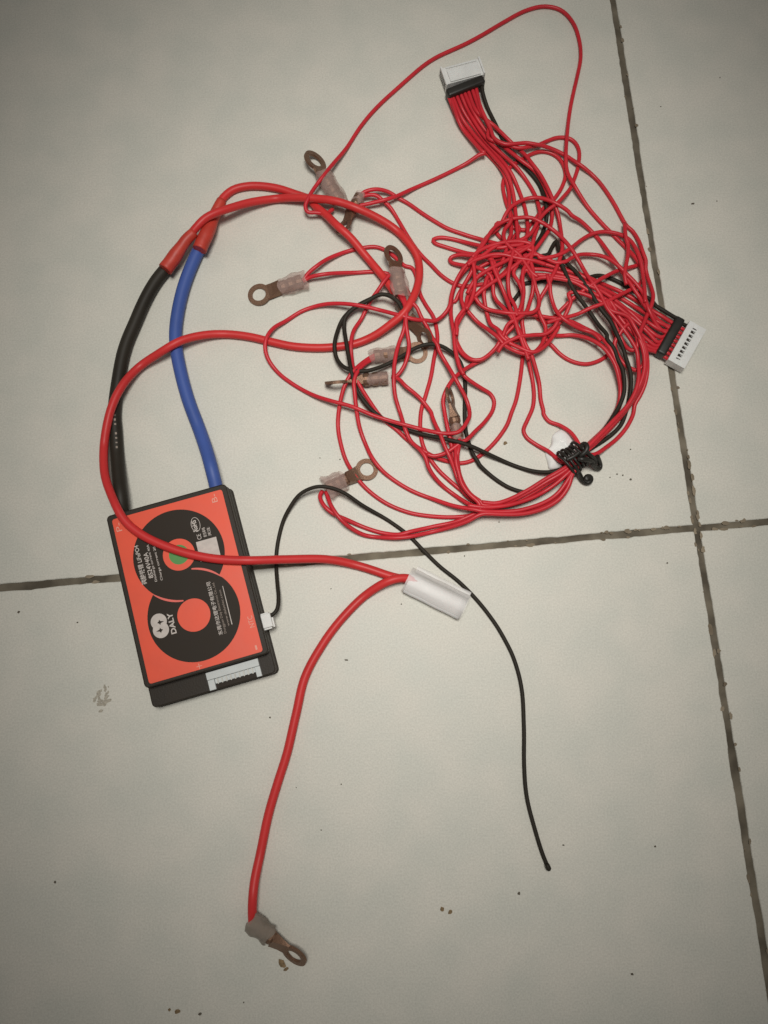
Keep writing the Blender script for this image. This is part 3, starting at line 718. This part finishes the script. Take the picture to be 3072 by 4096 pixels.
# ------------------------------------------------------------------ plugs
def plug_build(root, bandA, bandB, depth_dir, z, slots, fringe, hous=None):
    """bandA, bandB: photo pixels of the two ends of the black band; depth_dir: pixel towards the mating end"""
    a = ground(px(bandA)[0], z); b = ground(px(bandB)[0], z); d = ground(px(depth_dir)[0], z)
    c = (a + b) / 2; ex = Vector(b - a); w = ex.length; ex.normalize()
    ey = Vector((0, 0, 1)).cross(ex)
    if ey.dot(Vector(d - c)) < 0: ey = -ey; ex = -ex
    R = Matrix((ex, ey, Vector((0, 0, 1)))).transposed().to_4x4(); R.translation = Vector((c[0], c[1], 0))
    hw = w / 2 + .0008
    bm = bmesh.new(); bx(bm, -w / 2, w / 2, -.0024, .0024, z - .0032, z + .0034, .0013, seg=3); bmesh.ops.transform(bm, matrix=R, verts=bm.verts)
    obj('heat_shrink_band', bm, 'tie', root, smooth=True)
    y0 = .0026 + fringe; y1 = y0 + .0092
    if hous is not None:            # housing sits askew in the band
        a = ground(px(hous[0])[0], z); b = ground(px(hous[1])[0], z); c = (a + b) / 2
        ex = Vector(b - a); hw = ex.length / 2; ex.normalize(); ey = Vector((0, 0, 1)).cross(ex)
        R = Matrix((ex, ey, Vector((0, 0, 1)))).transposed().to_4x4(); R.translation = Vector((c[0], c[1], 0))
        y0 = -.0004; y1 = y0 + .0100
    bm = bmesh.new()
    zt, zb = z + .0029, z - .0029
    if slots:
        bx(bm, -hw, hw, y0, y1, zb, zt - .0012)
        bx(bm, -hw, hw, y0, y0 + .0030, zt - .0012, zt); bx(bm, -hw, hw, y0 + .0052, y1, zt - .0012, zt - .0002)
        for k in range(10):
            x = -hw + .0013 + (2 * hw - .0026) * (k / 9.0); hwid = .00045 if 0 < k < 9 else .0013
            bx(bm, x - hwid, x + hwid, y0 + .0030, y0 + .0052, zt - .0012, zt - .00015)
    else:
        bx(bm, -hw, hw, y0, y1, zb, zt - .0006, .0002)
        bx(bm, -hw + .0028, hw - .0022, y0 + .0004, y1 - .0022, zt - .0006, zt + .0002, .0002)
        bx(bm, -hw, -hw + .0009, y0 - .001, y1 + .0004, zb, zt + .0004, .0001); bx(bm, hw - .0009, hw, y0, y1 + .0004, zb, zt + .0004, .0001)
        bx(bm, -hw + .0028, hw - .0022, y1 - .0014, y1 - .0004, zt - .0006, zt, .0001)
    bmesh.ops.transform(bm, matrix=R, verts=bm.verts)
    h = obj('plug_housing', bm, 'white', root)
    for k in range(9):
        x = -hw + .0013 + (2 * hw - .0026) * ((k + .5) / 9.0)
        if slots:
            bm = bmesh.new()
            v = [bm.verts.new(q) for q in ((x - .0009, y0 + .0031, zt - .0011), (x + .0009, y0 + .0031, zt - .0011), (x, y0 + .0051, zt - .0011), (x - .0009, y0 + .0031, zt - .0006), (x + .0009, y0 + .0031, zt - .0006), (x, y0 + .0051, zt - .0006))]
            for f in ((0, 2, 1), (3, 4, 5), (0, 1, 4, 3), (1, 2, 5, 4), (2, 0, 3, 5)): bm.faces.new([v[i] for i in f])
            bmesh.ops.transform(bm, matrix=R, verts=bm.verts); obj('slot_shade', bm, 'ink_black', h)  # black triangle filling the slot, the dark of the opening put into colour
    if fringe:
        for k in range(9):
            x = -w / 2 + .0012 + (w - .0024) * k / 8
            p = np.array([R @ Vector((x, .001, z)), R @ Vector((x * 1.02, .003, z)), R @ Vector((x * 1.04, y0 + .002, z - .0002))])
            obj('wire_stub', tube_mesh('wire_stub', p, .00095, 8), 'red' if k else 'black_wire', root)
    stamp_poly([tuple((R @ Vector((x, y, 0)))[:2]) for x, y in ((-hw, -.0024), (hw, -.0024), (hw, y1), (-hw, y1))], z + .0034)
    return R, w
R1_, w1 = plug_build(h1, 'Q 300,1190', 'Q 1235,815', 'X 1850,260', .0042, False, 0.0, ('X 1781,348', 'X 1938,306'))
R2_, w2 = plug_build(h2, 'P 925,330', 'P 475,1125', 'X 2740,1400', .0042, True, .0018)

# ------------------------------------------------------------------ the tangle, lowest wires first
def p1(t):   # pixel on the wire side of the first plug, t 0..1 from left to right
    a = px('Q 345,1230')[0]; b = px('Q 1150,930')[0]; return (a * (1 - t) + b * t)[None]
def p2(t):   # wire side of the second plug, t 0..1 from the black wire's end
    a = px('P 800,400')[0]; b = px('P 420,1060')[0]; return (a * (1 - t) + b * t)[None]
Z1 = .0042
# harness 2, black wire and fan
blackw(h2, [px('P 905,300'), 'P 850,285 700,200 560,115 400,20 K 1540,980 1420,905 1300,838 1200,780 1080,728 940,700 800,730 600,742 430,746 250,772 100,800 J 1260,1040 1200,1130 1130,1240 1080,1330'], z0=Z1)
red(h2, [p2(.02), 'K 1640,1140 1540,1080 1400,990 1200,880 1000,790 800,700 600,620 400,555 230,490 J 1330,420 1150,430 1000,330 940,240 960,130 I 840,1560 900,1490 960,1430 1050,1300 1180,1185 1260,1090 1330,970 1370,830 1340,700 1270,600 1170,540 1050,520 930,550 800,620 680,690 600,760 550,860 530,960 550,1080 590,1220 640,1330 700,1450 760,1560 J 1200,300 1100,420'], z0=Z1)
red(h2, [p2(.14), 'K 1640,1230 1500,1130 1330,1030 1150,920 960,820 760,700 560,630 380,580 240,540 J 1300,500 1200,440 1000,420 880,395 780,370 600,320 450,265 300,205 150,125 C 1080,650 980,580 900,532 830,492 740,476 650,500 600,555'], z0=Z1, z1=.004)
red(h2, [p2(.28), 'K 1640,1300 1480,1200 1300,1090 1150,1000 980,880 780,760 560,680 350,640 200,620 J 1300,640 1100,780 950,890 800,990 700,1075 675,1150 750,1240 850,1290 1000,1320 1150,1340 1300,1342 1420,1330 K 300,1180 420,1190 480,1140 520,1100 600,1020 680,940 780,862 900,780 1000,722 1150,652 1270,618 1390,582 1440,540 1400,440'], z0=Z1)
red(h2, [p2(.42), 'K 1630,1380 1480,1260 1340,1130 1180,1010 1020,900 800,790 600,720 400,690 220,680 J 1320,700 1200,640 1050,610 900,640 760,700 640,780 560,890 500,990 450,1080 400,1180 L 200,190 170,330'], z0=Z1)
red(h2, [p2(.56), 'K 1610,1440 1500,1340 1400,1240 1250,1110 1100,1000 900,900 700,780 500,730 330,720 240,740 J 1350,760 1280,870 1300,1080 1290,1210 L 1120,330 1130,500 1150,680 1140,850 1127,920 1108,1100 1080,1300 1040,1500 985,1659 F 790,742 705,860 605,950 520,1000 440,1016 360,1006 250,970 150,915 60,850 E 1080,955 1000,895 950,848 850,700 790,590 765,520 748,430 742,330 765,228 C 640,1430 700,1305 760,1215 805,1150 850,1100'], z0=Z1, z1=.008)
red(h2, [p2(.70), 'K 1590,1480 1480,1400 1380,1310 1250,1200 1130,1100 1000,1000 860,930 700,880 620,900 650,980 612,1085 560,1180 480,1260 400,1310 370,1400 440,1475 O 120,540 230,622 350,672 480,690 600,662 720,600 790,530 850,430 870,340 840,240'], z0=Z1)
red(h2, [p2(.84), 'K 1570,1510 1470,1460 1390,1400 1290,1290 1180,1150 1120,1040 1060,960 O 870,150 930,320 1000,450 1075,500 1140,480 1160,400 1140,290 1080,180 1000,60'], z0=Z1)
red(h2, [p2(.98), 'K 1560,1530 1500,1520 1440,1450 1400,1370 1300,1230 O 900,330 860,420 890,540 980,675 1065,735 1150,762 1225,715 1250,600 1235,450 1190,320 1120,190 1030,60 K 1080,1080 1040,960'], z0=Z1)
# harness 1 strands
blackw(h1, [px('Q 1195,900'), 'A 458,510 482,595 530,690 572,775 622,850 700,930 770,1020 800,1100 812,1200 790,1290 755,1350 K 240,372 190,460 230,520 320,480 395,462 435,385 480,318 502,400 545,500 620,580 700,650 790,770 860,870 920,980 1000,1100 1080,1200 1150,1340 O 880,280 960,450 1020,640 1070,800 1078,950 1060,1100 1020,1280 950,1470 850,1590 700,1710 560,1800 470,1860 F 1300,1000 1200,1080 1100,1150 1000,1218 930,1236 830,1212 740,1162 650,1092 580,1020 N 1200,980 1130,870 1085,740 1045,600 1022,400 1022,200 1032,0 E 1588,650 1578,540 1540,442 1470,376 1400,338 1320,327 1220,356 1130,410 1040,460 940,500 850,522 760,515 690,488 642,430 622,330 642,230 690,130 C 590,1345 700,1288 800,1252 900,1300 950,1380'], z0=Z1)
red(h1, [p1(.02), 'A 330,680 400,770 480,850 570,950 600,1040 605,1150 612,1300 J 1120,330 1080,500 1000,720 860,900 690,1085 600,1180 530,1275 460,1365 410,1460 L 250,570 242,680 280,780 350,880 450,948 550,960 650,920 760,820 850,700 920,590 1000,480 1080,410 1180,362', seg('i2', 0, True), seg('lo_out', 6, True), 'E 1659,1580 1600,1592 1450,1600 1300,1590 1150,1560 1000,1500 880,1410 790,1310 710,1190 670,1050 650,900 660,760 690,645 735,560 790,495 860,440 920,405'], z0=Z1, z1=.0036)
red(h1, [p1(.13), 'A 345,660 430,770 510,860 590,960 625,1060 640,1180 650,1320 J 1230,360 1260,500 1230,680 1180,800 1260,950 1300,1080 1290,1240 L 1110,330 1060,430 1000,520 920,600 830,720 730,850 620,950 500,1010 330,1110 200,1220 110,1370 75,1500 N 755,300 780,450 810,600 842,750 872,900 900,1050 935,1200 990,1350 1100,1460 1250,1535', seg('lo_in', -4), seg('i1')], z0=Z1)
red(h1, [p1(.25), 'A 365,640 450,760 530,850 610,950 660,1060 690,1150 700,1250 I 880,1480 860,1640 J 1300,420 1150,440 1000,465 850,460 720,440 500,390 330,350 180,335 100,365 130,405 260,452 420,502 560,540 700,560 900,640 960,800 1000,930 1070,1120 1130,1285 1200,1450 L 1085,600 1140,750 1195,920 1235,1100 1270,1280 1282,1450 1265,1590 F 940,700 908,780 930,832 1000,880 1100,930 1200,1010 1300,1000', seg('r3')], z0=Z1)
red(h1, [p1(.38), 'A 385,630 470,760 560,850 650,930 720,1030 760,1110 I 1000,1200 1030,1330 1010,1480 960,1640 J 1420,420 1250,480 1000,570 800,585 640,575 480,560 380,580 330,620 345,660 430,690 560,712 720,740 860,830 895,960 905,1080 950,1170 1020,1240 1100,1330 L 985,390 1040,490 1100,610 1180,780 1255,905 1305,1080 1345,1280 1370,1480 1415,1640 F 1062,650 1100,708 1180,742 1260,800 1315,880 1350,960', seg('r2', 0)], z0=Z1)
red(h1, [p1(.50), 'A 405,620 480,730 570,810 660,880 750,950 I 1080,960 1130,1080 1180,1250 1190,1400 1160,1540 1090,1650 J 1500,440 1410,560 1400,640 1430,760 1440,900 1430,1050 1390,1200 1350,1310 1260,1390 1100,1480 L 860,640 780,780 680,890 580,955 460,960 350,900 275,800 230,680 230,560 290,430 370,310'], z0=Z1)
red(h1, [p1(.62), 'A 420,610 I 420,180 520,272 620,372 730,480 830,572 920,680 1020,800 1100,930 1160,1060 1220,1220 1270,1380 1300,1550 K 545,290 548,400 500,560 430,720 400,800 312,960 288,1060 320,1160 365,1260 L 1430,610 1395,730 1290,850 1160,880 1010,835 890,765 800,655 680,560 540,462 440,362 380,285 J 545,1220 565,1120 630,1000 680,880 800,790 950,700'], z0=Z1)
red(h1, [p1(.75), 'A 435,600 490,700 I 340,330 460,392 620,440 760,472 900,452 1010,430 1120,380 1240,336 1340,330 1430,352 1500,412 1545,510 1550,620 1530,760 1490,880 1440,1000 1350,1110 1250,1210 1130,1295 1050,1375 980,1480 900,1610 J 1260,370 1050,400 900,470 780,560 650,645 530,765 450,870 390,985 350,1130 L 175,270 180,400 208,560 222,700 242,850 272,1000 312,1110 375,1190 470,1262 590,1340 700,1412 748,1500 740,1600 N 1370,350 1280,470 1170,580 1070,685 1000,720 900,790 800,855 700,895 600,910 520,880'], z0=Z1)
red(h1, [p1(.87), 'A 445,590 500,710 I 420,340 560,415 700,412 840,402 960,420 1100,452 1250,512 1380,582 1500,662 1600,742 A 1000,910 1100,1005 1180,1115 1255,1250 K 1330,210 1400,330 1440,450 1472,540 1470,620 1490,710 1530,820 1555,920 1530,1040 1470,1180', seg('r2', -5, True), seg('lo_out', -4, True), 'E 1500,1640 1350,1670 1200,1702 1100,1728 980,1718 850,1680 720,1622 610,1570 540,1505 515,1445 535,1405'], z0=Z1, z1=.0036)
red(h1, [p1(.07), 'A 340,700 410,790 450,835 474,850 C 1520,215 1400,290 1200,390 1000,478 880,532 760,566 640,592 600,600'], z0=Z1, z1=.004)
# middle layer
blackw(h2, ['K 540,560 575,640 620,740 680,860 760,980 850,1100 950,1240 1050,1360 O 760,350 850,480 900,620 960,750 985,900 985,1050 940,1200 870,1330 780,1470 690,1590 560,1720 450,1840 F 1300,1020 1200,1060 1100,1086 980,1080 850,1040 700,972 560,910 N 1000,745 870,710 700,670 450,622 250,562 100,500 E 980,872 900,810 830,730 780,650 750,540 730,430 710,320 690,200 700,130 C 560,1370 680,1300 780,1247 860,1262 930,1330'])
red(h2, ['C 430,620 380,650 300,645 238,640 222,600 250,530 280,480 400,320 520,180 640,0 A 20,452 180,332 370,240 560,130 700,57 800,35 890,57 958,130 990,220 998,310 980,420 955,540 935,650 925,740 918,850 925,950 965,1030 1040,1150 1130,1250 K 1080,212 1180,312 1280,412 1380,532 1425,620 1440,720 1400,800 1350,832 1250,882 1130,942 1020,1002 860,1060 730,1120 620,1152 500,1180 380,1220'], z0=.004)
red(h2, [p2(.20), 'K 1600,1180 1480,1050 1400,930 1330,832 1240,702 1160,582 1080,462 980,322 880,212 750,92 600,0 I 1520,1412 1400,1312 1280,1232 1150,1172 1000,1132 870,1140 740,1190 640,1262 580,1350 530,1450 450,1560 J 830,310 740,440 670,580 640,740 560,890 500,1000 480,1140 520,1290 L 300,420 235,550 222,640 232,800 262,950 295,1060 350,1160'], z0=Z1)
red(h2, [p2(.35), 'K 1620,1280 1520,1100 1450,900 1400,830 1340,762 1260,682 1160,582 1080,522 980,480 860,460 740,464 650,502 580,545 480,560 380,520 260,460 J 1350,480 1150,520'], z0=Z1)
red(h2, 'K 1470,1000 1460,850 1440,700 1420,560 1380,430 1310,312 1230,256 1130,226 1000,216 870,242 760,302 660,382 570,445 450,490 300,500 J 1500,560 1300,580')
red(h2, 'K 1240,120 1252,260 1278,350 1282,450 1262,560 1240,680 1260,800')
red(h2, 'M 600,100 680,250 715,400 690,700 620,900 562,1100 530,1300 520,1480 520,1600 540,1800 580,1950 620,2074 N 175,365 210,480 250,600 310,720 420,820 500,920 550,1060 630,1190 750,1320 900,1430 1050,1525 1180,1590 1260,1610', z0=.008)
red(h2, 'M 650,80 700,220 730,400 720,600 750,800 770,950 740,1150 660,1350 560,1470 480,1485', z0=.008, z1=.004)
red(h2, [ 'M 480,1480 600,1520 700,1620 850,1740 970,1850 1060,1960 1140,2074 N 585,360 640,500 700,620 760,780 830,930 890,1080 930,1200 1000,1330 1110,1440 1240,1530', seg('lo_in', 8)], z0=.004)
red(h2, ['N 930,540 950,640 945,760 925,900 935,1050 965,1180 1020,1300 1110,1420 1240,1520', seg('lo_in', 0)], z0=.004)
red(h2, ['N 865,585 890,700 900,850 905,1000 945,1150 985,1280 1080,1410 1220,1540', seg('lo_out', 0)], z0=.004)
red(h2, 'E 930,425 850,468 792,530 765,600 770,700 785,820 810,950 850,1060 900,1160 980,1260 1080,1340 1200,1410 1350,1470 1500,1520 1659,1545 F 600,1370 760,1375 900,1365 1040,1320 1150,1250 1225,1160 1300,1040', z0=.0036)
red(h1, ['E 560,1410 595,1510 655,1600 740,1680 850,1738 980,1752 1150,1745 1300,1720 1450,1682 1600,1632', seg('lo_out', 5)], z0=.0036)
red(h2, ['F 500,1330 640,1345 800,1330 980,1270 1120,1190 1230,1100 1310,1020'])
# upper layer: the long arc over everything and the big left loop
red(h2, [seg('lo_in', -9), seg('r1', 0), 'K 1040,1050 980,930 900,800 820,680 740,542 650,402 560,292 450,192 320,112 200,62 60,62 J 1120,92 1000,142 900,222 830,322 770,422 700,522 600,642 500,762 430,882 380,1002 350,1130 335,1230 290,1310 200,1400 120,1440 0,1432 C 1030,1435 950,1412 800,1370 650,1336 500,1320 350,1326 200,1370 80,1442 E 180,200 132,260 113,340 132,430 200,530 300,610 450,690 600,745 750,790 900,850 1000,880 1150,920 1300,960 1440,985 1540,972 1600,900 1620,850 1602,750 1550,640 1470,500 1392,372 M 1235,950 1150,830 1080,680 980,500 900,330 820,250'])
red(h2, 'J 1420,540 1330,600 1250,662 1100,782 950,892 800,992 690,1082 600,1182 530,1272 470,1350 420,1440 L 260,560 250,640')
red(h1, 'J 880,640 920,762 990,922 1070,1122 1130,1282 1180,1400 L 1060,560 1110,690 1170,850 1210,960')

for t in ('J 660,1120 740,1230 850,1290 1000,1325 1150,1345 1320,1345 1450,1320 1510,1250 1510,1130 1470,1000 1440,880 1400,760',
          'K 380,690 410,800 415,880 432,960 470,1060 520,1130 620,1210 760,1290 900,1340 980,1420',
          'L 1610,520 1560,600 1490,700 1400,800 1270,860 1100,800 940,720 860,660 800,570',
          'L 1600,440 1540,540 1440,620 1250,640 1100,650 960,700 860,760 800,860',
          'J 620,600 700,520 900,440 1100,400 1300,390 1420,430 1430,520 1380,640 1300,760 1290,900 1310,1050 1290,1200 1240,1330',
          'J 560,1080 620,960 700,860 850,760 1000,680 1150,600 1300,500 1420,430 1450,330',
          'J 1150,80 1120,150 1060,220 1040,300 1060,380 1150,480 1250,560 1350,700 1420,800 1500,860',
          'J 560,700 650,640 760,600 900,560 1050,560 1200,600 1330,620 1480,650 1600,690',
          'J 1180,480 1120,700 1100,850 1110,1000 1130,1120 1200,1260 1220,1380',
          'J 640,660 660,900 650,1040 600,1200 540,1290'):
    red(h2, t)

# ------------------------------------------------------------------ twist tie round the bundle, and the scrap under it
def spiral_tie():
    root = empty('twist_tie', tuple(ground(px('T 760,820')[0], 0)))
    tag(root, 'black coated twist tie wound round the bundled wires with curled ends', 'twist tie')
    rt = .72 * MM
    a = px('T 600,870')[0]; b = px('T 930,620')[0]
    pts = []
    n = 130; turns = 5.2
    zc = .0062
    A = ground(a, zc); Bq = ground(b, zc); ax = (Bq - A) / np.linalg.norm(Bq - A); sd = np.array([-ax[1], ax[0], 0]); up = np.array([0, 0, 1.])
    for k in range(n):
        t = k / (n - 1); th = 2 * math.pi * turns * t + .6
        rx = .0064 + .0006 * math.sin(7 * t); rz = .0050
        pts.append(A + (Bq - A) * t + sd * rx * math.cos(th) + up * (rz * math.sin(th)))
    P = np.array(pts); P[:, 2] = np.maximum(P[:, 2], rt)
    obj('coil', tube_mesh('coil', P, rt, 10), 'tie', root)
    def curl(name, txt, zs, r=rt):
        q = spline(px(txt), 5.0); z = np.interp(np.linspace(0, 1, len(q)), np.linspace(0, 1, len(zs)), zs) * MM
        obj(name, tube_mesh(name, ground(q, z), r, 10), 'tie', root)
    curl('tail', 'T 800,880 850,960 900,1050 940,1130 1000,1180 1070,1180 1110,1130 1090,1075 1030,1075 1010,1120 1050,1140', [10, 8, 5.5, 3.5, 2.4, 2.2, 2.4, 3.2, 4.2, 5, 4.6], 1.25 * MM)
    curl('tail', 'T 860,740 960,745 1060,760 1140,800 1170,860 1210,900 1270,915 1285,860 1255,760 1225,690', [12, 13, 12, 10, 7, 4, 2.2, 2.6, 5, 7.5], 1.2 * MM)
    curl('tail', 'T 1120,800 1160,840 1190,800 1170,740 1120,690 1060,640 1020,580', [9, 7, 7, 9, 11, 12.5, 13], 1.1 * MM)
    curl('tail', 'T 900,690 960,640 1010,590 1035,530 1020,470 970,455 935,490 945,540 990,530', [12, 13, 13.5, 14, 14, 13, 12, 12.5, 13.5], 1.25 * MM)
    curl('tail', 'T 640,760 700,730 780,690 850,640 890,610', [12.2, 12.8, 13, 13, 13], 1.0 * MM)
spiral_tie()
def scrap():
    q = px('F 1185,768 1245,790 1292,850 1312,925 1270,985 1210,1035 1170,1052 1105,1062 1088,1005 1074,940 1112,885 1128,810')
    g = ground(q, .0012)[:, :2]; c = g.mean(0)
    ring = [tuple(a) for a in spline(np.vstack([g, g[:1]]) * 1e4, 4.0)[:-1] / 1e4]
    bm = bmesh.new(); n = len(ring)
    lev = [(1.0, .0), (1.01, .0008), (.93, .0017), (.75, .0025), (.4, .0029)]
    rows = []
    for s, z in lev:
        rows.append([bm.verts.new((c[0] + (x - c[0]) * s, c[1] + (y - c[1]) * s, z * (1 + .25 * math.sin(5 * k / n * 6.28 + 9 * s)) if z else .00005)) for k, (x, y) in enumerate(ring)])
    for a, b in zip(rows, rows[1:]):
        for k in range(n): bm.faces.new((a[k], a[(k + 1) % n], b[(k + 1) % n], b[k]))
    bm.faces.new(rows[-1]); bm.faces.new(rows[0][::-1])
    bmesh.ops.recalc_face_normals(bm, faces=bm.faces)
    o = obj('plastic_scrap', bm, 'paper', smooth=True)
    tag(o, 'small rounded scrap of white plastic lying under the black twist tie', 'scrap')
scrap()

# ------------------------------------------------------------------ dirt on the tiles
def crumb(p, r, m='dirt', flat=.35, lab='tiny dark crumb of dirt lying on the cream tiles', name='dirt_crumb', ell=1.0, ang=0.0):
    c = ground(np.array(p, float), 0.0); bm = bmesh.new()
    bmesh.ops.create_icosphere(bm, subdivisions=1, radius=1.0)
    for v in bm.verts:
        k = 1 + rnd.uniform(-.3, .3)
        v.co = Vector((v.co.x * r * ell * k, v.co.y * r * k, v.co.z * r * flat * k))
    bmesh.ops.rotate(bm, cent=(0, 0, 0), matrix=Matrix.Rotation(ang, 3, 'Z'), verts=bm.verts)
    zmin = min(v.co.z for v in bm.verts)
    bmesh.ops.translate(bm, verts=bm.verts, vec=(0, 0, -zmin - .00002))
    o = obj(name, bm, m, None, (c[0], c[1], 0)); tag(o, lab, 'dirt', 'dirt specks on the tiles')
for x, y, r, e in ((75, 2448, .9, 1), (1080, 2870, .55, 1.1), (2075, 3573, .95, 1), (220, 3528, .85, 1.1), (1385, 2640, .6, 2.2), (2528, 3896, .8, 1.2), (2772, 815, .7, 2.0),
                   (2867, 804, .5, 1), (2880, 311, .5, 1), (2643, 427, .45, 1.3), (800, 4055, .9, 1.1), (2522, 1798, .5, 1), (2491, 1901, .6, 1), (2468, 1897, .6, 1), (2669, 2252, .6, 1),
                   (1996, 2088, .5, 1), (1605, 2417, .5, 1), (1858, 2224, .5, 1), (1285, 3320, .45, 1), (1365, 3137, .45, 1), (975, 4010, .5, 1), (1324, 2355, .45, 1), (1360, 1838, .45, 1), (1280, 1832, .4, 1),
                   (2253, 3380, .5, 1.6), (2620, 3385, .6, 1.2), (1185, 3150, .35, 1), (310, 2490, .6, 1), (2522, 1918, .7, 1.3), (2440, 1910, .5, 1)):
    crumb((x, y), r * .74 * MM, ell=e, ang=rnd.uniform(-.6, .6))
for x, y, r, e in ((1768, 3636, .9, 1.2), (1800, 3648, .8, 1.5), (710, 4046, .9, 1.4), (678, 4038, .7, 1), (2022, 1773, 1.0, 1.1), (1128, 3855, 1.5, 1.5), (1146, 3876, .7, 2.0)):
    crumb((x, y), r * MM, 'rust', .25, 'small rusty brown flake of dirt lying on the cream tiles', 'dirt_flake', e, rnd.uniform(-1, 1))
def smear():
    V = []; F = []; r_ = random.Random(5); c0 = ground((412, 2785), 0)
    for x, y, n in ((392, 2806, 9), (410, 2820, 7), (400, 2776, 6), (432, 2786, 5), (420, 2752, 4)):
        for _ in range(n):
            c = ground((x + r_.gauss(0, 9), y + r_.gauss(0, 10)), 0) - c0; b = len(V); m = 8
            rr = r_.uniform(.0003, .0009); el = r_.uniform(1, 2.4); a0 = r_.uniform(.4, 1.5)
            for k in range(m):
                a = 2 * math.pi * k / m; q = rr * r_.uniform(.6, 1.25); u, v = q * el * math.cos(a), q * math.sin(a)
                V.append((c[0] + u * math.cos(a0) - v * math.sin(a0), c[1] + u * math.sin(a0) + v * math.cos(a0), .00001))
            V.append((c[0], c[1], .00006))
            for k in range(m): F.append((b + k, b + (k + 1) % m, b + m))
    o = obj('dirt_smear', pydata('dirt_smear', V, F), 'dust', None, (c0[0], c0[1], 0))
    tag(o, 'faint grey brown smear of dried dirt on tile beside the orange labelled module', 'dirt')
smear()
